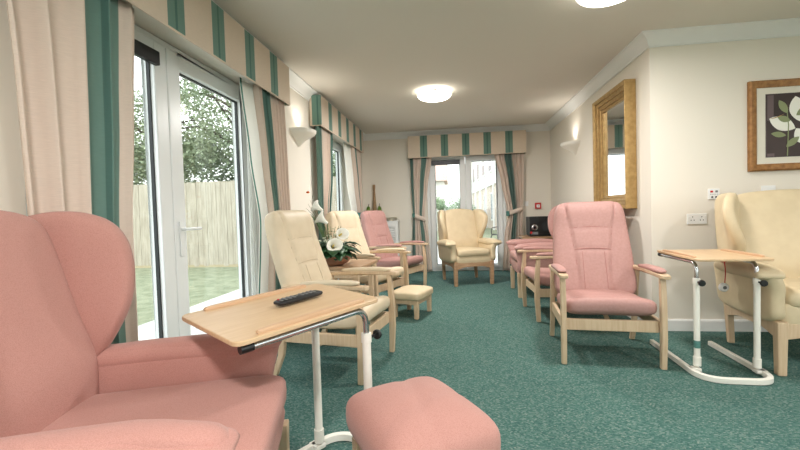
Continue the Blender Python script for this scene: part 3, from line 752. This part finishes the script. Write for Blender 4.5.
# radiator cover, bowl and vases -----------------------------------------------------
rc = thing('radiator_cover', 'white louvred radiator cover in the far left corner', 'radiator cover', (-1.23, 6.75, 0))
MB().box((0, 0, .885), (.62, .20, .025)).build('top', M['gloss'], rc, bevel=.005)
MB().b2(-.30, .30, -.085, .10, 0, .872).build('carcass', M['gloss'], rc, bevel=.003)
MB().b2(-.30, -.25, -.10, -.085, .03, .87).b2(.25, .30, -.10, -.085, .03, .87).b2(-.25, .25, -.10, -.085, .03, .1).b2(-.25, .25, -.10, -.085, .80, .87).b2(-.02, .02, -.10, -.085, .1, .8).build('front_frame', M['gloss'], rc, bevel=.003)
lv = MB()
for s in (-1, 1):
    for i in range(18): lv.box((s*.135, -.092, .125+i*.038), (.225, .004, .036), rot=Matrix.Rotation(R(35), 3, 'X'))
lv.build('louvres', M['gloss'], rc, smooth=False)
bo = MB().lathe([(0, 0), (.04, 0), (.045, .012), (.08, .035), (.125, .06), (.12, .064), (.075, .042), (.03, .018), (0, .016)], n=32).build('bowl', M['bowlc']); bo.location = (-1.06, 6.75, .8975)
tag(bo, 'shallow cream bowl on the radiator cover', 'bowl')
va = MB().lathe([(0, 0), (.038, 0), (.042, .03), (.040, .12), (.034, .24), (.024, .36), (.017, .52), (.022, .62), (.016, .63), (.012, .5), (0, .3)], n=24).build('bottle_vase', M['wick']); va.location = (-1.345, 6.80, .8975)
tag(va, 'tall tan wicker bottle vase behind the green pears', 'vase')
for i, (x, yy, lab) in enumerate(((-1.44, 6.72, 'green ceramic pear left of the tall wicker vase'), (-1.25, 6.72, 'green ceramic pear right of the tall wicker vase'))):
    p = thing('ceramic_pear', lab, 'ornament', (x, yy, .8975), i*1.3, 'green ceramic pears')
    MB().lathe([(0, 0), (.04, .002), (.066, .04), (.072, .08), (.06, .14), (.036, .195), (.026, .24), (.01, .258), (0, .26)], n=24).build('fruit', M['vgreen'], p)
    MB().tube([(0, 0, .255), (.006, 0, .28), (.014, 0, .30)], .005, 6).build('stalk', M['bark'], p)

# corner table and stereo --------------------------------------------------------------
ct = thing('corner_table', 'low wooden table under the black stereo in the far right corner', 'table', (1.28, 6.32, 0))
MB().box((0, 0, .60), (.56, .46, .03)).build('tabletop', M['oak'], ct, bevel=.005)
for sx in (-1, 1):
    for sy in (-1, 1): MB().box((sx*.24, sy*.19, .293), (.045, .045, .586)).build('leg', M['oak'], ct, bevel=.004)
MB().b2(-.24, .24, -.21, -.19, .52, .585).b2(-.24, .24, .19, .21, .52, .585).build('apron', M['oak'], ct, bevel=.003)
hf = thing('stereo', 'black mini stereo with round dial on the corner table', 'stereo', (1.285, 6.28, .615))
MB().b2(-.17, .17, -.14, .16, .008, .295).build('body', M['black'], hf, bevel=.008)
MB().b2(-.165, -.04, -.148, -.14, .20, .285).build('display_panel', M['gasket'], hf, bevel=.003)
MB().lathe([(0, .0), (.045, .0), (.045, .012), (.036, .016), (0, .012)], (-.10, -.14, .135), 24, rot=Matrix.Rotation(R(90), 3, 'X')).build('dial', M['chrome'], hf)
MB().lathe([(0, .0), (.02, .0), (.02, .014), (0, .014)], (-.10, -.141, .135), 16, rot=Matrix.Rotation(R(90), 3, 'X')).build('dial_centre', M['black'], hf)
MB().b2(-.15, -.05, -.146, -.14, .03, .07).build('cassette_door', M['grey'], hf, bevel=.002)
MB().lathe([(0, .0), (.018, .0), (.018, .012), (0, .012)], (-.15, -.14, .06), 12, rot=Matrix.Rotation(R(90), 3, 'X')).build('knob', M['red'], hf)
MB().lathe([(0, .0), (.075, .0), (.078, .005), (.06, .004), (.03, .001), (0, .004)], (.075, -.14, .15), 28, rot=Matrix.Rotation(R(90), 3, 'X')).build('speaker_cone', M['gasket'], hf)
for sx in (-.13, .13): MB().b2(sx-.015, sx+.015, -.1, .1, 0, .01).build('foot', M['rubber'], hf)

# wall fittings ------------------------------------------------------------------------------
def plate(nm, lab, cat, x0, x1, z0, z1, y, grp=None):
    t = thing(nm, lab, cat, ((x0+x1)/2, y, (z0+z1)/2)); w, h = x1-x0, z1-z0
    MB().b2(-w/2, w/2, -.01, 0, -h/2, h/2).build('faceplate', M['white'], t, bevel=.003); return t, w, h
t, w, h = plate('double_socket', 'white double power socket on the wall left of the cream chair', 'socket', 1.865, 2.012, .867, .952, YA)
for s in (-1, 1):
    for dx, dz in ((0, .016), (-.011, -.010), (.011, -.010)):
        MB().b2(s*.034+dx-.003, s*.034+dx+.003, -.0108, -.0095, dz-.004, dz+.004).build('pin_hole', M['gasket'], t, smooth=False)
    MB().b2(s*.058-.005, s*.058+.005, -.014, -.01, .008, .024).build('rocker_switch', M['white'], t, bevel=.002)
t, w, h = plate('call_button_panel', 'white nurse call panel with red button on the wall above the cream wing', 'call panel', 2.02, 2.105, 1.062, 1.147, YA)
MB().b2(-.028, -.008, -.014, -.01, .012, .028).build('red_button', M['red'], t, bevel=.002)
MB().b2(.01, .028, -.0115, -.01, .012, .028).build('speaker_slot', M['grey'], t)
for dx in (-.024, -.008, .008, .024): MB().b2(dx-.004, dx+.004, -.0115, -.01, -.004, 0).build('mark', M['grey'], t)
for dx in (-.014, .014): MB().lathe([(0, 0), (.007, 0), (.007, .004), (0, .004)], (dx, -.01, -.024), 12, rot=Matrix.Rotation(R(90), 3, 'X')).build('jack', M['gasket'], t)
t, w, h = plate('blank_plate', 'white blank plate on the wall below the flower picture', 'wall plate', 2.405, 2.505, 1.085, 1.157, YA)
MB().b2(-.035, .035, -.014, -.01, -.024, .024).build('inner_plate', M['white'], t, bevel=.002)
t, w, h = plate('light_switch', 'small white switch on the far wall beside the right curtain', 'switch', 1.175, 1.235, 1.075, 1.155, YB)
MB().b2(-.01, .01, -.014, -.01, -.015, .015).build('rocker', M['white'], t)
t = thing('fire_call_point', 'red fire alarm call point on the far wall', 'fire alarm', (1.385, YB, 1.075))
MB().b2(-.047, .047, -.035, 0, -.05, .05).build('housing', M['red'], t, bevel=.004)
MB().b2(-.026, .026, -.038, -.034, -.028, .022).build('window', M['white'], t, bevel=.002)
MB().lathe([(0, 0), (.007, 0), (.007, .002), (0, .002)], (0, -.038, -.003), 12, rot=Matrix.Rotation(R(90), 3, 'X')).build('press_dot', M['black'], t)
# call bell lead hanging from the right overbed table
cb = thing('call_bell_lead', 'red cord with white push button hanging beneath the right-hand table', 'call bell', (1.80, 2.96, .45))
MB().b2(-.016, .016, -.008, .008, .18, .236).build('clip', M['red'], cb, bevel=.003)
MB().tube(curve([(.006, 0, .18), (.012, 0, .12), (.008, 0, .04)], 6), .003, 6).build('cord', M['red'], cb)
MB().lathe([(0, -.014), (.024, -.013), (.03, -.006), (.03, .006), (.024, .013), (0, .014)], (0, 0, .01), 22, rot=Matrix.Rotation(R(90), 3, 'X')).build('push_button', M['white'], cb)
MB().lathe([(0, 0), (.012, 0), (.01, .004), (0, .004)], (0, -.014, .01), 16, rot=Matrix.Rotation(R(90), 3, 'X')).build('button_face', M['grey'], cb)

# mirror ----------------------------------------------------------------------------------------
mr_ = thing('mirror', 'large stepped gold-framed mirror on the right wall', 'mirror', (XR, 4.16, 1.57)); hy, hz = .405, .565
steps = [(0, .035, .10), (.035, .07, .078), (.07, .105, .058), (.105, .135, .042)]
for i, (a, b, dp) in enumerate(steps):
    m = MB(); o1 = [(-hy+a, -hz+a), (hy-a, -hz+a), (hy-a, hz-a), (-hy+a, hz-a)]; i1 = [(-hy+b, -hz+b), (hy-b, -hz+b), (hy-b, hz-b), (-hy+b, hz-b)]
    vs = [(0, u, v) for u, v in o1]+[(-dp, u, v) for u, v in o1]+[(-dp*.86, u, v) for u, v in i1]+[(0, u, v) for u, v in i1]
    fs = [(r*4+j, r*4+(j+1) % 4, ((r+1) % 4)*4+(j+1) % 4, ((r+1) % 4)*4+j) for r in range(4) for j in range(4)]
    m.add(vs, fs); m.build('frame_step', M['gold'], mr_, bevel=.006, ang=30)
MB().b2(-.022, -.004, -hy+.13, hy-.13, -hz+.13, hz-.13).build('mirror_glass', M['mirror'], mr_, smooth=False)

# picture -------------------------------------------------------------------------------------------
pc = thing('framed_picture', 'gilt-framed print of a white flower on dark brown, on the right', 'picture', (2.64, YA, 1.62)); pw, ph_ = .33, .35
m = MB(); prf = [(0, 0), (0, .028), (.012, .036), (.03, .03), (.045, .026), (.055, .02), (.055, 0)]
k = len(prf); vs = []
for sx, sz in ((-1, -1), (1, -1), (1, 1), (-1, 1)):
    for a, d in prf: vs.append((sx*(pw-a), -d, sz*(ph_-a)))
m.add(vs, [(c_*k+i, c_*k+(i+1) % k, ((c_+1) % 4)*k+(i+1) % k, ((c_+1) % 4)*k+i) for c_ in range(4) for i in range(k)])
m.build('frame', M['frame'], pc, ang=30)
MB().b2(-pw+.05, pw-.05, -.014, -.004, -ph_+.05, ph_-.05).build('mount', M['matb'], pc, smooth=False)
ax, az = pw-.12, ph_-.105
ar = MB().b2(-ax, ax, -.0165, -.013, -az, az).build('print', M['art'], pc, smooth=False)
def flat(nm, pts, m_, d): MB().prism(pts, .001, lambda u, v, w: (u, -d+w, v)).build(nm, m_, ar, smooth=False)
flat('mauve_block', [(-ax+.01, .04), (-ax+.055, .04), (-ax+.055, az-.01), (-ax+.01, az-.01)], M['artp'], .0172)
flat('mauve_block', [(-ax+.01, -az+.005), (-ax+.06, -az+.005), (-ax+.06, -az+.03), (-ax+.01, -az+.03)], M['artp'], .0172)
flat('cream_line', [(-ax, -az), (-ax+.003, -az), (-ax+.003, az), (-ax, az)], M['artp'], .0174)
def petal(cx, cz, a, L, W, m_, d=.0178):
    L *= 1.18; W *= 1.2
    pts = [(L*e, W*math.sin(PI*e)**.8) for e in [i/10 for i in range(11)]]+[(L*e, -W*math.sin(PI*e)**.8) for e in [i/10 for i in range(9, 0, -1)]]
    ca, sa = math.cos(R(a)), math.sin(R(a)); flat('petal' if m_ == M['petal'] else 'leaf', [(cx+u*ca-v*sa, cz+u*sa+v*ca) for u, v in pts], m_, d)
petal(-.005, -.03, 155, .17, .045, M['petal']); petal(.03, .02, 100, .17, .05, M['petal'], .0184); petal(.06, -.02, 30, .15, .05, M['petal'], .0186); petal(.0, -.03, -60, .12, .04, M['petal'], .018); petal(.06, .0, 60, .18, .045, M['petal'], .0188)
petal(-.06, .09, 120, .10, .022, M['pleaf'], .019); petal(-.04, .03, 160, .08, .02, M['pleaf'], .0192); petal(-.07, -.08, 170, .09, .018, M['pleaf'], .019); petal(-.07, -.17, 40, .10, .02, M['pleaf'], .0194); petal(-.0, .07, 35, .1, .022, M['pleaf'], .0194)
flat('leaf', [(-.19, .05), (-.15, .055), (-.08, .085), (-.12, .065)], M['ochre'], .0195)
flat('stem', [(-.065, -az+.005), (-.058, -az+.005), (-.05, .0), (-.06, .1), (-.066, .1), (-.057, 0)], M['pleaf'], .0196)

# lights ------------------------------------------------------------------------------------------------
def sconce(label, P, rz):
    t = thing('wall_light', label, 'wall light', P, rz, 'plaster wall uplighters')
    a = (PI, 2*PI)      # front is -Y
    prof = [(0, -.145), (.022, -.14), (.042, -.12), (.066, -.095), (.12, -.062), (.172, -.03), (.188, -.012), (.190, .012), (.176, .012), (.165, .0), (.12, -.02), (.06, -.05), (0, -.055)]
    MB().lathe(prof, (0, 0, 0), 24, arc=a).build('bowl', M['plaster'], t, ang=50)
    m = MB(); m.lathe([(0, .0), (.018, .002), (.024, .02), (.018, .04), (0, .045)], (0, -.07, -.055), 14); m.build('bulb', M['dome'], t)
    ld = bpy.data.lights.new('uplight', 'SPOT'); ld.energy = 3.5; ld.spot_size = R(135); ld.spot_blend = .8; ld.color = (1, .94, .85); ld.shadow_soft_size = .05
    lo = bpy.data.objects.new('uplight', ld); COL.objects.link(lo); lo.parent = t; lo.location = (0, -.10, .03); lo.rotation_euler = (R(176), 0, 0)
    return t
sconce('half-bowl wall uplighter between the two left-hand doors', (XL, 3.95, 1.885), R(90))
sconce('half-bowl wall uplighter on the right wall beyond the mirror', (XR, 5.50, 1.86), R(-90))
def ceil(label, x, y, en=36):
    t = thing('ceiling_light', label, 'ceiling light', (x, y, H), 0, 'opal glass ceiling lights')
    MB().lathe([(0, 0), (.11, 0), (.11, -.045), (0, -.045)], n=28).build('backplate', M['white'], t)
    pr = [(.19*math.sin(R(a)), -.045-.062*(math.cos(R(a))**.8 if a < 90 else 0)) for a in (0, 10, 20, 30, 40, 50, 60, 70, 80, 90)]
    MB().lathe([(0, -.107)]+pr[1:]+[(.193, -.040), (.11, -.03)], n=36).build('glass_dome', M['dome'], t)
    for k in range(3):
        a = R(35+120*k); MB().box((.188*math.cos(a), .188*math.sin(a), -.045), (.02, .014, .024)).build('clip', M['brass'], t, bevel=.003)
    ld = bpy.data.lights.new('lamp', 'AREA'); ld.shape = 'DISK'; ld.size = .30; ld.energy = en; ld.color = (1, .97, .94)
    lo = bpy.data.objects.new('lamp', ld); COL.objects.link(lo); lo.parent = t; lo.location = (0, 0, -.112)
    return t
ceil('round opal ceiling light in the middle of the far ceiling', -.18, 4.60)
ceil('round opal ceiling light cut off by the top edge of the view', .97, 2.62, 24)
ceil('added unseen ceiling light for front fill, behind the viewer on the left', -.1, -.35, 42)  # invented fitting out of view, added as front fill
ceil('added unseen ceiling light for front fill, behind the viewer on the right', 2.5, .2, 40)  # second added fill light, no such fitting in view

# ------------------------------------------------------------------ outdoors
struct(MB().b2(-30, 20, -12, 70, -.22, -.12).build('ground', M['grass'], smooth=False))
struct(MB().b2(-3.36, XL-.25, -6, 7.3, -.12, -.09).b2(-3.36, 9, 7.13, 15.5, -.12, -.09).build('terrace', M['patio'], smooth=False, weld=False))
# timber fence beyond the lawn
fn = thing('garden_fence', 'tall pale close-boarded timber fence across the lawn', 'fence', (-7.5, 8.74, -.12))
m = MB(); random.seed(3)
x = -6.5
while x < 4.9:
    w_ = .125; m.box((x+w_/2, random.uniform(-.006, .006), 1.02+random.uniform(-.01, .01)), (w_-.006, .02, 1.98)); x += w_
m.build('boards', M['fence'], fn, weld=False, smooth=False)
for z in (.35, 1.6): MB().b2(-6.5, 4.9, .012, .06, z, z+.09).build('rail', M['fencep'], fn, smooth=False)
for i in range(7): MB().b2(-6.4+i*1.83-.05, -6.4+i*1.83+.05, .06, .16, 0, 2.05).build('post', M['fencep'], fn, smooth=False)
MB().b2(-6.5, 4.9, -.012, .02, .0, .06).build('gravel_board', M['fencep'], fn, smooth=False)

def tree(label, loc, h, rad, n, seed, lsz=.13, nm='tree', mt='tleaf', trunk=True, cz=.62):
    random.seed(seed); t = thing(nm, label, 'tree' if nm == 'tree' else 'shrub', loc)
    if trunk:
        m = MB(); m.tube(curve([(0, 0, 0), (.1, 0, h*.25), (-.05, .05, h*.5), (.1, 0, h*.85)], 5), [.16-.13*i/15 for i in range(16)], 8); m.build('trunk', M['bark'], t)
        for i in range(12):
            a = random.uniform(0, 6.28); z = h*random.uniform(.28, .75); L = rad*random.uniform(.6, 1)
            MB().tube(curve([(0, 0, z), (L*.5*math.cos(a), L*.5*math.sin(a), z+.25*L), (L*math.cos(a), L*math.sin(a), z+.35*L*random.uniform(0, 1.5))], 4), [.05-.04*k/8 for k in range(9)], 5).build('branch', M['bark'], t)
    vs, fs = [], []; clumps = []
    for i in range(46):
        u, v = random.uniform(-1, 1), random.uniform(0, 6.28); rr = random.uniform(.35, 1)
        s_ = math.sqrt(1-u*u); clumps.append(Vector((rad*rr*s_*math.cos(v), rad*rr*s_*math.sin(v), h*cz+h*.38*rr*u)))
    for i in range(n):
        c_ = random.choice(clumps); p = c_+Vector((random.gauss(0, rad*.13), random.gauss(0, rad*.13), random.gauss(0, rad*.10)))
        if p.z < .05: p.z = random.uniform(.05, .3)
        d = Vector((random.gauss(0, 1), random.gauss(0, 1), random.gauss(0, .6))).normalized(); e = d.cross(Vector((random.gauss(0, 1), random.gauss(0, 1), random.gauss(0, 1)))).normalized()
        L = lsz*random.uniform(.6, 1.2); k = len(vs)
        vs += [p-d*L*.5, p+e*L*.28, p+d*L*.5, p-e*L*.28]; fs.append((k, k+1, k+2, k+3))
    m = MB(); m.add(vs, fs); m.build('foliage', M[mt], t, weld=False, smooth=False)
    return t
tree('leafy tree behind the fence, seen through the left door leaf', (-8.9, 11.2, -.12), 5.6, 2.3, 15000, 1, .115, cz=.56)
tree('leafy tree behind the fence, seen through the right door leaf', (-6.0, 10.6, -.12), 5.6, 2.2, 15000, 2, .11, cz=.56)
tree('tree at the right-hand end of the fence', (-3.9, 12.2, -.12), 5.2, 1.9, 9000, 5, .12, cz=.58)
for i, (x, yy, lab) in enumerate(((-2.4, 25.5, 'green shrub left of the far lawn behind the white railing'), (-.9, 25.8, 'green shrub behind the white railing, left of centre'), (.4, 25.6, 'green shrub behind the white railing, seen beside the door stile'), (-4.0, 25.2, 'green shrub at the left end of the white railing'))):
    tree(lab, (x, yy, -.12), 2.2, 1.0, 2500, 20+i, .16, nm='shrub', mt='bush', trunk=False, cz=.5)
tree('pale tree beyond the garden building', (-4.4, 38, -.12), 6.5, 2.6, 4500, 9, .3, mt='bush')
# white railing
rl = thing('garden_railing', 'white railing at the end of the far lawn', 'railing', (-2, 24, -.12))
MB().b2(-4, 3.0, -.03, .03, 1.15, 1.22).b2(-4, 3.0, -.03, .03, .15, .22).build('rails', M['render'], rl, weld=False)
for i in range(15): MB().b2(-4+i*.5-.03, -4+i*.5+.03, -.03, .03, 0, 1.3).build('post', M['render'], rl)
# the care home wing on the right
bd = thing('brick_building', 'brick and white-rendered garden wing seen through the far door', 'building', (2.75, 17, -.12), R(3))
MB().b2(0, 6, 0, 26, 0, 2.7).build('brick_wall', M['brick'], bd, smooth=False)
MB().b2(-.06, 6, -.05, 26, 2.7, 5.6).build('upper_wall', M['render'], bd, smooth=False)
MB().b2(-.12, 6, -.1, 26.1, 2.62, 2.80).build('string_course', M['gloss'], bd)
for i in range(8):
    y0 = .8+i*3.1
    w_ = MB().b2(-.05, .02, y0, y0+1.1, .5, 2.2).build('window', M['gloss'], bd); MB().b2(-.06, .0, y0+.08, y0+.52, .6, 2.12).b2(-.06, 0, y0+.6, y0+1.02, .6, 2.12).build('panes', M['glz'], w_, smooth=False, weld=False)
    w_ = MB().b2(-.12, -.03, y0, y0+1.3, 3.4, 4.7).build('window', M['gloss'], bd); MB().b2(-.13, -.05, y0+.1, y0+.6, 3.5, 4.6).b2(-.13, -.05, y0+.7, y0+1.2, 3.5, 4.6).build('panes', M['glz'], w_, smooth=False, weld=False)
    MB().b2(-.22, -.12, y0+2.2, y0+2.3, 0, 2.62).build('column', M['gloss'], bd)
rfm = MB(); rfm.add([(-.4, -.3, 5.6), (-.4, 26.3, 5.6), (6.4, 26.3, 5.6), (6.4, -.3, 5.6), (3, -.3, 7.4), (3, 26.3, 7.4)], [(0, 1, 2, 3), (0, 1, 5, 4), (2, 3, 4, 5), (0, 3, 4), (1, 2, 5)]); rfm.build('roof', M['roof'], bd, smooth=False)
hb_ = thing('house', 'pale house with a red roof far beyond the lawn', 'building', (-5.5, 46, -.12))
MB().b2(-4, 4.5, 0, 7, 0, 4.6).build('walls', M['render'], hb_, smooth=False)
rfm = MB(); rfm.add([(-4.4, -.4, 4.6), (4.9, -.4, 4.6), (4.9, 7.4, 4.6), (-4.4, 7.4, 4.6), (-4.4, 3.5, 7.2), (4.9, 3.5, 7.2)], [(3, 2, 1, 0), (0, 1, 5, 4), (2, 3, 4, 5), (0, 4, 3), (1, 2, 5)]); rfm.build('roof', M['roof'], hb_, smooth=False)
for x in (-2.8, -.6, 2.2): MB().b2(x, x+1, -.05, .05, 1, 2.2).build('window', M['glz'], hb_, smooth=False)
# garden chair
gc = thing('garden_chair', 'dark metal garden chair out on the terrace', 'garden chair', (1.35, 11.2, -.09), R(-60))
m = MB()
for sx in (-.24, .24): m.tube(curve([(sx, -.25, 0), (sx, -.22, .42), (sx, .2, .42), (sx, .30, .85)], 6), .014, 6); m.tube([(sx, .2, .42), (sx, .32, 0)], .014, 6); m.tube(curve([(sx, -.22, .42), (sx, -.2, .62), (sx, .24, .64)], 5), .012, 6)
m.build('frame', M['gasket'], gc)
m = MB()
for i in range(8): m.box((0, -.2+i*.055, .43), (.48, .035, .01)); m.box((0, .215+i*.011, .48+i*.05), (.48, .012, .03))
m.build('slats', M['gasket'], gc, weld=False)

# ------------------------------------------------------------------ sky, sun, camera
w = bpy.data.worlds.new('sky'); S.world = w; w.use_nodes = True; nt = w.node_tree; nt.nodes.clear()
o = nt.nodes.new('ShaderNodeOutputWorld'); bg = nt.nodes.new('ShaderNodeBackground'); tc = nt.nodes.new('ShaderNodeTexCoord'); sp = nt.nodes.new('ShaderNodeSeparateXYZ'); rp = nt.nodes.new('ShaderNodeValToRGB')
rp.color_ramp.elements[0].position = .0; rp.color_ramp.elements[0].color = (.96, .96, .95, 1); rp.color_ramp.elements[1].position = .8; rp.color_ramp.elements[1].color = (.86, .91, 1, 1)
nt.links.new(tc.outputs['Generated'], sp.inputs[0]); nt.links.new(sp.outputs[2], rp.inputs[0]); nt.links.new(rp.outputs[0], bg.inputs[0]); nt.links.new(bg.outputs[0], o.inputs[0])
bg.inputs[1].default_value = 2.5
sd_ = bpy.data.lights.new('sun', 'SUN'); sd_.energy = 1.5; sd_.angle = R(12); sd_.color = (1, .97, .92)
so_ = bpy.data.objects.new('sun', sd_); COL.objects.link(so_); so_.rotation_euler = (R(38), R(8), R(20))

cd = bpy.data.cameras.new('camera'); co = bpy.data.objects.new('camera', cd); COL.objects.link(co); S.camera = co
cd.lens = 18.0; cd.sensor_width = 36; cd.clip_start = .05; cd.clip_end = 300
mw = Matrix(((0.99074855, 0.02606539, 0.13318374), (0.13224534, 0.03491871, -0.99060176), (-0.03047103, 0.99905019, 0.03114864))).to_4x4()
mw.translation = (0, 0, 1.033); co.matrix_world = mw
S.view_settings.view_transform = 'Standard'; S.view_settings.look = 'None'; S.view_settings.exposure = .42; S.view_settings.gamma = 1; S.view_settings.use_curve_mapping = False
